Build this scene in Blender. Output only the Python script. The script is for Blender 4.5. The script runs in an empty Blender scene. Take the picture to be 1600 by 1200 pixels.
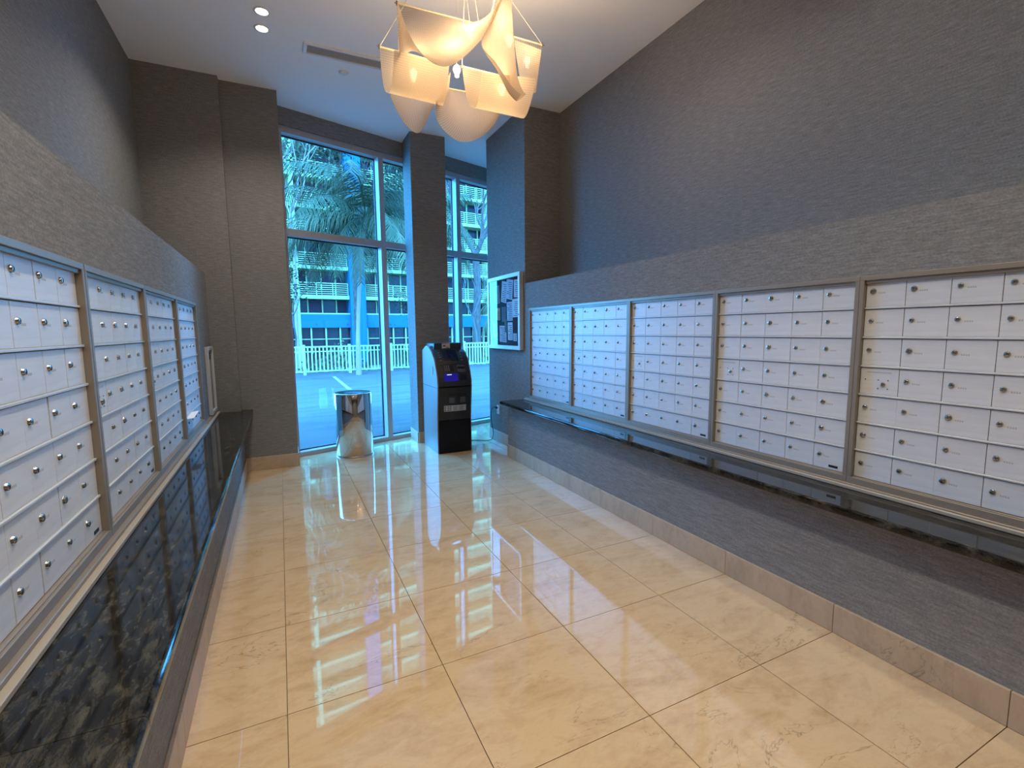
import bpy, math, random
from math import sin, cos, pi, radians
from mathutils import Vector, Matrix
random.seed(7)
sc = bpy.context.scene
COL = sc.collection

# ------------------------------------------------------------------ camera, sky, sun, exposure
cam_d = bpy.data.cameras.new('camera'); cam = bpy.data.objects.new('camera', cam_d); COL.objects.link(cam)
right = Vector((0.90027838, -0.43522277, -0.00894359))
up = Vector((0.05660542, 0.09667082, 0.99370548))
fwd = Vector((0.43161866, 0.89511781, -0.11166662))
m = Matrix.Identity(4)
for i in range(3):
    m[i][0] = right[i]; m[i][1] = up[i]; m[i][2] = -fwd[i]
m[0][3], m[1][3], m[2][3] = 0.0535, -1.8689, 1.4372
cam.matrix_world = m
cam_d.sensor_fit = 'HORIZONTAL'; cam_d.sensor_width = 36.0; cam_d.lens = 36.0 * 748.03 / 1600.0
cam_d.clip_start = 0.02; cam_d.clip_end = 400
sc.camera = cam
sc.view_settings.view_transform = 'Standard'; sc.view_settings.look = 'None'
sc.view_settings.gamma = 1.0; sc.view_settings.use_curve_mapping = False
sc.view_settings.exposure = 0.48
w = bpy.data.worlds.new('sky'); sc.world = w; w.use_nodes = True
nt = w.node_tree; bg = nt.nodes['Background']
tc = nt.nodes.new('ShaderNodeTexCoord'); sx = nt.nodes.new('ShaderNodeSeparateXYZ'); cr = nt.nodes.new('ShaderNodeValToRGB')
nt.links.new(tc.outputs['Generated'], sx.inputs[0]); nt.links.new(sx.outputs['Z'], cr.inputs[0]); nt.links.new(cr.outputs[0], bg.inputs[0])
cr.color_ramp.elements[0].color = (0.09, 0.43, 1.0, 1); cr.color_ramp.elements[1].color = (0.08, 0.40, 1.0, 1)
bg.inputs[1].default_value = 17.0
sd = bpy.data.lights.new('sun', 'SUN'); sd.energy = 12.0; sd.angle = radians(12); sd.color = (0.12, 0.46, 1.0)
so = bpy.data.objects.new('sun', sd); COL.objects.link(so)
so.rotation_euler = Vector((-0.35, -0.75, 0.9)).to_track_quat('Z', 'Y').to_euler()
sc.cycles.max_bounces = 10; sc.cycles.diffuse_bounces = 5; sc.cycles.glossy_bounces = 5; sc.cycles.transmission_bounces = 6
sc.cycles.transparent_max_bounces = 10
sc.cycles.sample_clamp_indirect = 6.0; sc.cycles.caustics_reflective = False; sc.cycles.caustics_refractive = False
CEILING_LAMP_W = 7.4
PENDANT_W = 6.6
WARM = (1.0, 0.93, 0.80)

# ------------------------------------------------------------------ helpers
class MB:
    def __init__(s): s.v = []; s.f = []; s.m = []; s.sm = []
    def add(s, vs, fs, mi=0, smooth=False):
        o = len(s.v); s.v += [tuple(x) for x in vs]
        for f in fs: s.f.append([i + o for i in f]); s.m.append(mi); s.sm.append(smooth)
        return s
    def box(s, x0, x1, y0, y1, z0, z1, mi=0, M=None):
        vs = [Vector((x, y, z)) for z in (z0, z1) for y in (y0, y1) for x in (x0, x1)]
        if M is not None: vs = [M @ v for v in vs]
        return s.add(vs, [(0, 2, 3, 1), (4, 5, 7, 6), (0, 1, 5, 4), (2, 6, 7, 3), (0, 4, 6, 2), (1, 3, 7, 5)], mi)
    def bevbox(s, x0, x1, y0, y1, z0, z1, b=.003, mi=0, M=None):
        # box whose front (-y), and all edges are chamfered: 8 corners x 3 verts
        vs = []; idx = {}
        for ix, x in enumerate((x0, x1)):
            for iy, y in enumerate((y0, y1)):
                for iz, z in enumerate((z0, z1)):
                    dx = b if ix == 0 else -b; dy = b if iy == 0 else -b; dz = b if iz == 0 else -b
                    idx[ix, iy, iz] = len(vs)
                    vs += [Vector((x, y + dy, z + dz)), Vector((x + dx, y, z + dz)), Vector((x + dx, y + dy, z))]
        g = lambda a, b_, c, k: idx[a, b_, c] + k
        fs = []
        for a in (0, 1): fs.append([g(a, 0, 0, 0), g(a, 1, 0, 0), g(a, 1, 1, 0), g(a, 0, 1, 0)] if a else [g(a, 0, 1, 0), g(a, 1, 1, 0), g(a, 1, 0, 0), g(a, 0, 0, 0)])
        for a in (0, 1): fs.append([g(0, a, 0, 1), g(1, a, 0, 1), g(1, a, 1, 1), g(0, a, 1, 1)] if not a else [g(0, a, 1, 1), g(1, a, 1, 1), g(1, a, 0, 1), g(0, a, 0, 1)])
        for a in (0, 1): fs.append([g(0, 0, a, 2), g(1, 0, a, 2), g(1, 1, a, 2), g(0, 1, a, 2)] if a else [g(0, 1, a, 2), g(1, 1, a, 2), g(1, 0, a, 2), g(0, 0, a, 2)])
        for a in (0, 1):
            for c in (0, 1):
                fs.append([g(a, c, 0, 0), g(a, c, 1, 0), g(a, c, 1, 1), g(a, c, 0, 1)])
                fs.append([g(a, 0, c, 0), g(a, 1, c, 0), g(a, 1, c, 2), g(a, 0, c, 2)])
                fs.append([g(0, a, c, 1), g(1, a, c, 1), g(1, a, c, 2), g(0, a, c, 2)])
                for d in (0, 1): fs.append([g(a, c, d, 0), g(a, c, d, 1), g(a, c, d, 2)])
        if M is not None: vs = [M @ v for v in vs]
        return s.add(vs, fs, mi)
    def prism(s, poly, z0, z1, mi=0):
        n = len(poly)
        vs = [(x, y, z0) for x, y in poly] + [(x, y, z1) for x, y in poly]
        fs = [list(range(n))[::-1], list(range(n, 2 * n))] + [(i, (i + 1) % n, n + (i + 1) % n, n + i) for i in range(n)]
        return s.add(vs, fs, mi)
    def tube(s, pts, r, n=8, mi=0, caps=True, smooth=True):
        pts = [Vector(p) for p in pts]; k = len(pts)
        rs = r if isinstance(r, (list, tuple)) else [r] * k
        vs = []; prev = None
        for i, p in enumerate(pts):
            t = (pts[min(i + 1, k - 1)] - pts[max(i - 1, 0)]).normalized()
            if prev is None:
                a = Vector((0, 0, 1)) if abs(t.z) < .9 else Vector((1, 0, 0)); x = t.cross(a).normalized()
            else: x = (prev - t * prev.dot(t)).normalized()
            prev = x; y = t.cross(x)
            vs += [p + (x * cos(2 * pi * j / n) + y * sin(2 * pi * j / n)) * rs[i] for j in range(n)]
        fs = [(i * n + j, i * n + (j + 1) % n, (i + 1) * n + (j + 1) % n, (i + 1) * n + j) for i in range(k - 1) for j in range(n)]
        s.add(vs, fs, mi, smooth)
        if caps: s.add(vs[:n], [list(range(n))[::-1]], mi); s.add(vs[-n:], [list(range(n))], mi)
        return s
    def lathe(s, prof, c=(0, 0, 0), n=40, mi=0, smooth=True, M=None):
        vs = []; k = len(prof)
        for r, z in prof: vs += [Vector((c[0] + r * cos(2 * pi * j / n), c[1] + r * sin(2 * pi * j / n), c[2] + z)) for j in range(n)]
        if M is not None: vs = [M @ v for v in vs]
        fs = [(i * n + j, i * n + (j + 1) % n, (i + 1) * n + (j + 1) % n, (i + 1) * n + j) for i in range(k - 1) for j in range(n)]
        return s.add(vs, fs, mi, smooth)
    def grid(s, P, mi=0, smooth=True):
        R, C_ = len(P), len(P[0])
        vs = [p for row in P for p in row]
        fs = [(i * C_ + j, i * C_ + j + 1, (i + 1) * C_ + j + 1, (i + 1) * C_ + j) for i in range(R - 1) for j in range(C_ - 1)]
        return s.add(vs, fs, mi, smooth)
    def mesh(s, name, mats):
        me = bpy.data.meshes.new(name); me.from_pydata(s.v, [], s.f)
        for mt in (mats if isinstance(mats, (list, tuple)) else [mats]): me.materials.append(mt)
        me.polygons.foreach_set('material_index', s.m); me.polygons.foreach_set('use_smooth', s.sm)
        me.update(); return me
    def build(s, name, mats, parent=None, loc=None, **kw):
        return put(name, s.mesh(name, mats), parent, loc, **kw)
def put(name, me, parent=None, loc=None, rz=0, **props):
    o = bpy.data.objects.new(name, me); COL.objects.link(o)
    if parent is not None: o.parent = parent
    if loc is not None: o.location = loc
    if rz: o.rotation_euler = (0, 0, rz)
    for k, v in props.items(): o[k] = v
    return o
def thing(name, label, category, loc=(0, 0, 0), rz=0, group=None):
    o = bpy.data.objects.new(name, None); COL.objects.link(o); o.location = loc; o.rotation_euler = (0, 0, rz)
    o.empty_display_size = .1; o['label'] = label; o['category'] = category
    if group: o['group'] = group
    return o
def struct_root(name):
    o = bpy.data.objects.new(name, None); COL.objects.link(o); o['kind'] = 'structure'; return o

# ------------------------------------------------------------------ materials
def mat(name, color, rough=.5, metal=0, spec=.5, coat=0, trans=0):
    mt = bpy.data.materials.new(name); mt.use_nodes = True; b = mt.node_tree.nodes['Principled BSDF']
    b.inputs['Base Color'].default_value = (*color, 1); b.inputs['Roughness'].default_value = rough
    b.inputs['Metallic'].default_value = metal; b.inputs['Specular IOR Level'].default_value = spec
    b.inputs['Coat Weight'].default_value = coat; b.inputs['Coat Roughness'].default_value = .03
    return mt
def N(mt, t, **kw):
    n = mt.node_tree.nodes.new(t)
    for k, v in kw.items():
        if k in n.inputs: n.inputs[k].default_value = v
        else: setattr(n, k, v)
    return n
def L(mt, a, b): mt.node_tree.links.new(a, b)
def ramp(mt, fac, stops):
    r = N(mt, 'ShaderNodeValToRGB'); e = r.color_ramp.elements
    e[0].position, e[0].color = stops[0][0], (*stops[0][1], 1); e[1].position, e[1].color = stops[-1][0], (*stops[-1][1], 1)
    for p, c in stops[1:-1]: x = e.new(p); x.color = (*c, 1)
    L(mt, fac, r.inputs[0]); return r
def bsdf(mt): return mt.node_tree.nodes['Principled BSDF']
def coords(mt, scale=(1, 1, 1), kind='Object', rot=(0, 0, 0), rand=False):
    t = N(mt, 'ShaderNodeTexCoord'); mp = N(mt, 'ShaderNodeMapping'); mp.inputs['Scale'].default_value = scale; mp.inputs['Rotation'].default_value = rot
    L(mt, t.outputs[kind], mp.inputs[0])
    if rand:
        oi = N(mt, 'ShaderNodeObjectInfo'); mu = N(mt, 'ShaderNodeVectorMath', operation='SCALE'); mu.inputs['Scale'].default_value = 37.0
        cx = N(mt, 'ShaderNodeCombineXYZ'); L(mt, oi.outputs['Random'], cx.inputs[0]); L(mt, oi.outputs['Random'], cx.inputs[1]); L(mt, cx.outputs[0], mu.inputs[0])
        L(mt, mu.outputs[0], mp.inputs['Location'])
    return mp.outputs[0]
def noise(mt, vec, scale, detail=6, rough=.6, dist=0):
    n = N(mt, 'ShaderNodeTexNoise', Scale=scale, Detail=detail, Roughness=rough, Distortion=dist); L(mt, vec, n.inputs['Vector']); return n.outputs['Fac']
def bump(mt, h, strength=.2, dist=.002):
    b = N(mt, 'ShaderNodeBump', Strength=strength, Distance=dist); L(mt, h, b.inputs['Height']); L(mt, b.outputs[0], bsdf(mt).inputs['Normal'])
def mixf(mt, a, b, op='MULTIPLY'):
    n = N(mt, 'ShaderNodeMath', operation=op); L(mt, a, n.inputs[0])
    if isinstance(b, float): n.inputs[1].default_value = b
    else: L(mt, b, n.inputs[1])
    return n.outputs[0]

def fabric(name, base, stretch):
    mt = mat(name, base, .85, spec=.15)
    a = noise(mt, coords(mt, stretch), 1.0, 3, .6); b2 = noise(mt, coords(mt, (110, 110, 160)), 1.0, 3, .6)
    c = noise(mt, coords(mt, (1.3, 1.3, 1.3)), 1.0, 3)
    f = mixf(mt, mixf(mt, a, b2, 'ADD'), .5)
    r = ramp(mt, f, [(.34, tuple(x * .70 for x in base)), (.5, base), (.66, tuple(min(1, x * 1.34) for x in base))])
    L(mt, r.outputs[0], bsdf(mt).inputs['Base Color']); bump(mt, f, .35, .0015)
    return mt
WALLPAPER = fabric('woven_grey_wallpaper', (.205, .199, .190), (13, 13, 120))
CEIL = mat('ceiling_paint', (.93, .92, .92), .8, spec=.2)
n_ = noise(CEIL, coords(CEIL, (60, 60, 60)), 1, 2); bump(CEIL, n_, .05, .001)

def marble(name, c1, c2, c3, rough, coat, rand=True):
    mt = mat(name, c2, rough, spec=1.0, coat=coat)
    v = coords(mt, (1, 2.2, 1), rand=rand, rot=(0, 0, .5))
    a = noise(mt, v, 3.0, 9, .68, .6); b2 = noise(mt, v, 14, 8, .75, .4)
    f = mixf(mt, mixf(mt, a, mixf(mt, b2, .45), 'ADD'), .69)
    r = ramp(mt, f, [(.32, c3), (.44, c2), (.54, c1), (.68, c2)])
    # thin brown veins
    ve = noise(mt, v, 1.7, 5, .62, .9)
    ab = N(mt, 'ShaderNodeMath', operation='ABSOLUTE'); sb = N(mt, 'ShaderNodeMath', operation='SUBTRACT'); sb.inputs[1].default_value = .5
    L(mt, ve, sb.inputs[0]); L(mt, sb.outputs[0], ab.inputs[0])
    vr = ramp(mt, ab.outputs[0], [(0.0, (.55, .55, .55)), (.006, (1, 1, 1)), (1, (1, 1, 1))])
    msk = ramp(mt, noise(mt, v, 1.1, 2), [(.52, (0, 0, 0)), (.62, (1, 1, 1))])
    mx = N(mt, 'ShaderNodeMix', data_type='RGBA', blend_type='MULTIPLY'); L(mt, msk.outputs[0], mx.inputs[0])
    L(mt, r.outputs[0], mx.inputs[6]); L(mt, vr.outputs[0], mx.inputs[7])
    L(mt, mx.outputs[2], bsdf(mt).inputs['Base Color'])
    return mt
TILE = marble('polished_cream_marble', (.60, .43, .255), (.54, .37, .21), (.43, .285, .145), 0.03, .75)
BASE_TILE = marble('cream_marble_skirting', (.46, .34, .225), (.40, .29, .19), (.33, .235, .15), .5, 0)
GROUT = mat('grout', (.22, .15, .09), .9)
GRANITE = mat('polished_dark_granite', (.03, .03, .03), .06, spec=.30)
v_ = coords(GRANITE, (30, 10, 14), rot=(0, 0, 1.0))
g1 = noise(GRANITE, v_, 1.3, 12, .74, .5); g2 = noise(GRANITE, v_, 22, 4, .7)
gf = mixf(GRANITE, mixf(GRANITE, g1, mixf(GRANITE, g2, .35), 'ADD'), .74)
gr = ramp(GRANITE, gf, [(.38, (.002, .002, .002)), (.48, (.009, .009, .009)), (.55, (.035, .033, .027)), (.63, (.075, .068, .053)), (.74, (.20, .18, .14))])
L(GRANITE, gr.outputs[0], bsdf(GRANITE).inputs['Base Color'])

ALU = mat('satin_aluminium_door', (.60, .61, .62), .42, .12)
da = noise(ALU, coords(ALU, (3, 3, 60)), 1, 3); dr = ramp(ALU, da, [(.3, (.60, .60, .605)), (.7, (.70, .70, .705))]); L(ALU, dr.outputs[0], bsdf(ALU).inputs['Base Color'])
ALU_RAIL = mat('bright_aluminium_rail', (.60, .61, .62), .36, .25)
ALU_FRAME = mat('aluminium_frame', (.30, .25, .20), .4, .4)
MARK = mat('engraved_number_grey', (.43, .43, .44), .6)
DARK = mat('dark_recess', (.012, .012, .013), .8)
CHROME = mat('chrome', (.42, .42, .43), .2, 1)
SILLM = mat('sill_beige', (.36, .31, .25), .55, .1)
WHITEF = mat('window_frame_paint', (.38, .37, .38), .42, .1)
GASKET = mat('black_gasket', (.01, .012, .015), .6)
STEEL = mat('mirror_steel', (.66, .64, .62), .055, 1)
WHITE = mat('white_plastic', (.72, .72, .72), .4)
BLACKP = mat('black_plastic', (.010, .010, .012), .35)
CHARCOAL = mat('charcoal_plastic', (.020, .020, .021), .45, spec=.3)
BLACKG = mat('black_gloss', (.003, .003, .005), .3, spec=.25)
SILVER = mat('silver_grey_enamel', (.19, .16, .15), .45, .1)

def glass_mat(name, tint, refl=.025):
    mt = bpy.data.materials.new(name); mt.use_nodes = True; t = mt.node_tree; t.nodes.clear()
    o = t.nodes.new('ShaderNodeOutputMaterial'); mx = t.nodes.new('ShaderNodeMixShader'); tr = t.nodes.new('ShaderNodeBsdfTransparent'); gl = t.nodes.new('ShaderNodeBsdfGlossy')
    ge = t.nodes.new('ShaderNodeNewGeometry'); dt = t.nodes.new('ShaderNodeVectorMath'); dt.operation = 'DOT_PRODUCT'
    t.links.new(ge.outputs['Incoming'], dt.inputs[0]); t.links.new(ge.outputs['Normal'], dt.inputs[1])
    def mth(op, a, b=None):
        n = t.nodes.new('ShaderNodeMath'); n.operation = op
        for q, x in enumerate((a, b)):
            if x is None: continue
            if isinstance(x, (int, float)): n.inputs[q].default_value = x
            else: t.links.new(x, n.inputs[q])
        return n.outputs[0]
    fr = mth('ADD', mth('MULTIPLY', mth('POWER', mth('SUBTRACT', 1.0, mth('ABSOLUTE', dt.outputs['Value'])), 5.0), .92), refl)
    tr.inputs[0].default_value = (*tint, 1); gl.inputs['Roughness'].default_value = .01
    t.links.new(fr, mx.inputs[0]); t.links.new(tr.outputs[0], mx.inputs[1]); t.links.new(gl.outputs[0], mx.inputs[2]); t.links.new(mx.outputs[0], o.inputs[0])
    return mt
GLASS = glass_mat('tinted_window_glass', (.80, .95, .97))
CGLASS = glass_mat('case_glass', (.93, .95, .96))
def emit(name, c, s):
    mt = bpy.data.materials.new(name); mt.use_nodes = True; t = mt.node_tree; t.nodes.clear()
    o = t.nodes.new('ShaderNodeOutputMaterial'); e = t.nodes.new('ShaderNodeEmission'); e.inputs[0].default_value = (*c, 1); e.inputs[1].default_value = s
    t.links.new(e.outputs[0], o.inputs[0]); return mt
LAMPGLOW = emit('downlight_lens', (1, .86, .66), 12)
BULBGLOW = emit('warm_bulb', (1, .80, .52), 4)

# ------------------------------------------------------------------ room shell
CZ = 3.83
P0 = (.165, 4.075); TH = math.atan(.33)
def wp(s, w=0.0): return (P0[0] + s * cos(TH) - w * sin(TH), P0[1] + s * sin(TH) + w * cos(TH))
YB = -3.3
ce = MB().prism([(-1.2, YB - .15), (3.9, YB - .15), (3.9, wp(3.75, .25)[1]), wp(3.75, .25), wp(-.1, .25), (-1.2, wp(-.1, .25)[1])], CZ, CZ + .15)
ce.build('ceiling', CEIL, kind='structure')
XF = -.335
wl = MB()
wl.box(-1.2, -1.0, YB, 3.62, 0, CZ)
wl.box(-1.0, -.56, YB, 3.62, 1.683, 2.01)
wl.box(-1.0, XF, YB, 3.62, 0, .609)
wl.box(-1.0, -.70, -.505, 2.875, .609, 1.683)
wl.box(-1.0, -.56, YB, -.505, .609, 1.683); wl.box(-1.0, -.56, 2.875, 3.62, .609, 1.683)
wl.build('wall_left', WALLPAPER, kind='structure')
wr = MB()
wr.box(3.0, 3.2, YB, 2.95, 0, CZ)
wr.box(2.55, 3.0, YB, 2.95, 1.675, 1.955)
wr.box(2.347, 3.0, YB, 3.0, 0, .609)
wr.box(2.70, 3.0, -1.35, 2.85, .609, 1.675)
wr.box(2.55, 3.0, YB, -1.35, .609, 1.675); wr.box(2.55, 3.0, 2.85, 2.95, .609, 1.675)
wr.build('wall_right', WALLPAPER, kind='structure')
MB().box(3.6, 3.8, 4.0, 5.5, 0, CZ).build('wall_right_alcove', WALLPAPER, kind='structure')
MB().box(-1.2, 3.2, YB - .15, YB, 0, CZ).build('wall_back', WALLPAPER, kind='structure')
MB().prism([(-1.2, 3.62), (XF, 3.62), (XF, 3.70), (.163, 3.70), (.163, 4.3), (-1.2, 4.3)], 0, CZ).build('wall_far_left', WALLPAPER, kind='structure')
MB().prism([(2.55, 2.95), (3.8, 2.95), (3.8, 4.0), (2.55, 4.0)], 0, CZ).build('wall_far_right', WALLPAPER, kind='structure')
MB().prism([(1.60, 4.12), (2.04, 4.12), (2.04, 4.66), (1.60, 4.50)], 0, CZ).build('pillar', WALLPAPER, kind='structure')
MB().prism([wp(-.02, -.03), wp(3.72, -.03), wp(3.72, .22), wp(-.02, .22)], 3.65, CZ).build('wall_front', WALLPAPER, kind='structure')

# floor: slab plus one object per tile
fl = struct_root('floor')
MB().prism([(-1.2, YB), (3.8, YB), (3.8, wp(3.7, .2)[1]), wp(3.7, .2), wp(-.1, .2), (-1.2, wp(-.1, .2)[1])], -.12, -.012).build('screed', GROUT, fl)
def clip(poly, a, b, c):      # keep a*x+b*y<=c
    out = []
    for i in range(len(poly)):
        p, q = poly[i], poly[(i + 1) % len(poly)]; dp = a * p[0] + b * p[1] - c; dq = a * q[0] + b * q[1] - c
        if dp <= 0: out.append(p)
        if dp * dq < 0: t = dp / (dp - dq); out.append((p[0] + (q[0] - p[0]) * t, p[1] + (q[1] - p[1]) * t))
    return out
T = .61; G = .0016
regions = [(-.335, 2.347, YB, 3.0), (-.335, .163, 3.0, 3.70), (.163, 2.55, 3.0, 4.0), (.163, 3.6, 4.0, 5.4)]
a_, b_ = -sin(TH), cos(TH); c_ = a_ * P0[0] + b_ * P0[1] + .06
for i in range(-1, 6):
    for j in range(-6, 9):
        x0, x1, y0, y1 = i * T + G, (i + 1) * T - G, j * T + G, (j + 1) * T - G
        cx, cy = (x0 + x1) / 2, (y0 + y1) / 2; mb = MB()
        for (rx0, rx1, ry0, ry1) in regions:
            poly = [(x0, y0), (x1, y0), (x1, y1), (x0, y1)]
            for k in ((-1, 0, -rx0), (1, 0, rx1), (0, -1, -ry0), (0, 1, ry1), (a_, b_, c_)):
                poly = clip(poly, *k)
                if len(poly) < 3: break
            if len(poly) >= 3: mb.prism([(x - cx, y - cy) for x, y in poly], -.012, 0)
        if mb.f:
            t_ = mb.build('tile', TILE, fl, (cx, cy, 0)); t_.rotation_euler = (random.uniform(-1, 1) * .0007, random.uniform(-1, 1) * .0007, 0)

# skirting tiles
def skirting(name, segs):
    r = struct_root(name)
    for (xa, ya, xb, yb, nx, ny) in segs:
        Ld = math.hypot(xb - xa, yb - ya); ang = math.atan2(yb - ya, xb - xa)
        M = Matrix.Translation((xa, ya, 0)) @ Matrix.Rotation(ang, 4, 'Z')
        side = 1 if (-sin(ang) * nx + cos(ang) * ny) > 0 else -1
        t0, t1 = (0, .014) if side > 0 else (-.014, 0)
        MB().bevbox(0.001, Ld - .001, t0, t1, .001, .14, .0015, 0, M).build('skirting_tile', BASE_TILE, r)
    return r
seg = []
ys = [3.0] + [k * T for k in range(4, -6, -1)]
for a, b2 in zip(ys[:-1], ys[1:]): seg.append((2.347, b2, 2.347, a, -1, 0))
skirting('baseboard_right', seg)
skirting('baseboard_left', [(XF, b2, XF, a, 1, 0) for a, b2 in zip([3.62] + [k * T for k in range(5, -6, -1)], [k * T for k in range(5, -6, -1)])])
skirting('baseboard_far_left', [(XF, 3.70, .163, 3.70, 0, -1), (.163, 3.70, .163, 4.03, 1, 0)])
skirting('baseboard_far_right', [(2.55, 3.0, 2.55, 3.41, -1, 0), (2.55, 3.41, 2.55, 4.0, -1, 0), (2.55, 4.0, 3.1, 4.0, 0, 1)])
skirting('baseboard_pillar', [(1.60, 4.12, 2.04, 4.12, 0, -1), (1.60, 4.12, 1.60, 4.49, -1, 0), (2.04, 4.12, 2.04, 4.60, 1, 0)])

# windows: three bays of one raked glazed wall
def wbox(mb, s0, s1, w0, w1, z0, z1, mi=0):
    p = [wp(s0, w0), wp(s1, w0), wp(s1, w1), wp(s0, w1)]
    return mb.prism(p, z0, z1, mi)
BAYS = [(0.0, 1.205), (1.205, 2.415), (2.415, 3.60)]
for k, (s0, s1) in enumerate(BAYS):
    r = struct_root('window_%d' % (k + 1))
    a = s0 + (.03 if k == 0 else .035); b = s1 - .035
    wbox(MB(), s0, s1, 0, .13, 3.585, 3.65).build('head_frame', WHITEF, r)
    wbox(MB(), s0, s1, 0, .13, 0, .05).build('sill_frame', WHITEF, r)
    wbox(MB(), a, b, 0, .13, 2.50, 2.575).build('transom', WHITEF, r)
    if k == 0: wbox(MB(), s0, a, 0, .13, .05, 3.585).build('jamb', WHITEF, r)
    wbox(MB(), b, s1 + .035, 0, .13, .05, 3.585).build('mullion', WHITEF, r)
    for nm, z0, z1 in (('upper_pane', 2.575, 3.585), ('lower_pane', .05, 2.50)):
        wbox(MB(), a + .008, b - .008, .105, .111, z0 + .008, z1 - .008).build(nm, GLASS, r)
        g = MB()
        for q in ((a, b, z0, z0 + .012), (a, b, z1 - .012, z1), (a, a + .010, z0, z1), (b - .010, b, z0, z1)): wbox(g, q[0], q[1], .098, .118, q[2], q[3])
        g.build('gasket', GASKET, r)

# ------------------------------------------------------------------ mailbox cabinets
ROWS, COLS = 7, 5
CW, CH = .84, 1.0
PITCH = .1365; DW = .16
def door_mesh(li, ri, kind):
    ins = (.0001, .0012, .0060)
    x0, x1 = ins[li], DW - ins[ri]; h = PITCH - .012
    mb = MB().bevbox(x0, x1, .022, .032, 0, h, .0007)
    if kind == 'parcel':
        mb.box(.03, .13, .0212, .0222, h - .022, h - .017, 1)
        for dx, dz in ((-.02, .02), (.02, .02), (-.02, -.02), (.02, -.02), (-.075, .02)):
            mb.lathe([(.0028, 0), (.0028, .0015), (0, .0015)], (0, 0, 0), 6, 2, True, Matrix.Translation((.098 + dx, .022, .05 + dz)) @ Matrix.Rotation(pi / 2, 4, 'X'))
    else:
        for q in range(4):
            x = .052 + q * .0075
            mb.box(x, x + .005, .0216, .0222, h * .5 - .003, h * .5 + .004, 1)
    return mb.mesh('door', [ALU, MARK, DARK])
def lock_mesh(r=.0095):
    mb = MB()
    M = Matrix.Rotation(pi / 2, 4, 'X')
    mb.lathe([(r * 1.15, -.001), (r * 1.15, .002), (r, .003), (r, .006), (r * .82, .0072), (0, .0072)], (0, 0, 0), 14, 0, True, M)
    mb.box(-.0011, .0011, -.0078, -.0071, -.005, .005, 1)
    return mb.mesh('lock', [CHROME, DARK])
DM = {}
for li in range(3):
    for ri in range(3):
        for kd in ('plain', 'parcel'): DM[li, ri, kd] = door_mesh(li, ri, kd)
LOCK = lock_mesh(); LOCKB = lock_mesh(.0115)
fm = MB()
for q in ((0, CW, 0, .03), (0, CW, CH - .022, CH), (0, .02, .03, CH - .022), (CW - .02, CW, .03, CH - .022)): fm.bevbox(q[0] + .0005, q[1] - .0005, 0, .11, q[2], q[3], .0012)
for q in ((.022, CW - .022, CH - .036, CH - .022), (.022, CW - .022, .03, .034)): fm.bevbox(q[0], q[1], .009, .05, q[2], q[3], .001)
FRAME = fm.mesh('frame', ALU_FRAME)
BODY = MB().box(.01, CW - .01, .035, .13, .01, CH - .01).mesh('body', DARK)
RAILM = MB().bevbox(.02, CW - .02, .015, .036, 0, .0085, .0015).mesh('rail', ALU_RAIL)
PLATE = MB().bevbox(0, .045, .020, .0225, 0, .012, .0005).mesh('maker_plate', CHARCOAL)
def cabinet(label, loc, rz, gaps, group, seed):
    rnd = random.Random(seed)
    t = thing('mailbox_cabinet', label, 'mailbox', loc, rz, group)
    put('frame', FRAME, t); put('body', BODY, t)
    for r_ in range(ROWS):
        zb = .036 + (ROWS - 1 - r_) * PITCH
        if r_ < ROWS - 1: put('rail', RAILM, t, (0, 0, zb - .0095))
        for c in range(COLS):
            g = [1] + list(gaps[r_]) + [1]
            kd = 'parcel' if (r_ == 3 and c == 0) else 'plain'
            d = put('door', DM[g[c] if g[c] < 2 else 1, g[c + 1], kd], t, (.02 + c * DW, rnd.uniform(-.0004, .0004), zb))
            lx, lz = (.098, .05) if kd == 'parcel' else (.03, .072)
            lk = put('lock', LOCKB if rnd.random() < .15 else LOCK, d, (lx, .0225, lz)); lk.rotation_euler = (0, rnd.choice((0, 0, .5, 1.57, -.4)), 0)
    put('maker_plate', PLATE, t, (CW - .10, 0, .048))
    return t
def gp(txt): return [[int(ch) for ch in row] for row in txt.split()]
RG = [gp('0111 1111 1101 1111 1001 1111 1111'), gp('1011 1110 1101 1101 1111 1111 1111'), gp('1111 1111 1111 1111 1111 1111 0001'),
      gp('1011 1111 1110 1111 1110 0111 0111'), gp('1111 1111 1111 1111 0111 1111 1011')]
LG = [gp('1111 1111 0111 1021 1110 1021 1201'), gp('0101 1110 0121 1011 1201 0121 1021'), gp('1211 1111 2111 1211 1101 1121 1111'), gp('1111 2111 1111 1111 1121 1121 1211')]
RL = ['aluminium mailbox cabinet farthest along the right wall, next to the notice board',
      'second aluminium mailbox cabinet from the window end of the right wall',
      'middle aluminium mailbox cabinet of the five on the right wall',
      'second nearest aluminium mailbox cabinet on the right wall, above the dark counter',
      'nearest aluminium mailbox cabinet on the right wall, cut off by the picture edge']
LL = ['nearest mailbox cabinet on the left wall, cut off by the picture edge',
      'second mailbox cabinet from the front on the left wall',
      'third mailbox cabinet from the front on the left wall',
      'farthest mailbox cabinet on the left wall with a white envelope sticking out']
for k in range(5): cabinet(RL[k], (2.543, 2.85 - .84 * k, .675), -pi / 2, RG[k], 'mailbox cabinets on the right wall', k)
for k in range(4): cabinet(LL[k], (-.553, -.505 + .845 * k, .683), pi / 2, LG[k], 'mailbox cabinets on the left wall', 20 + k)
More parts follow.
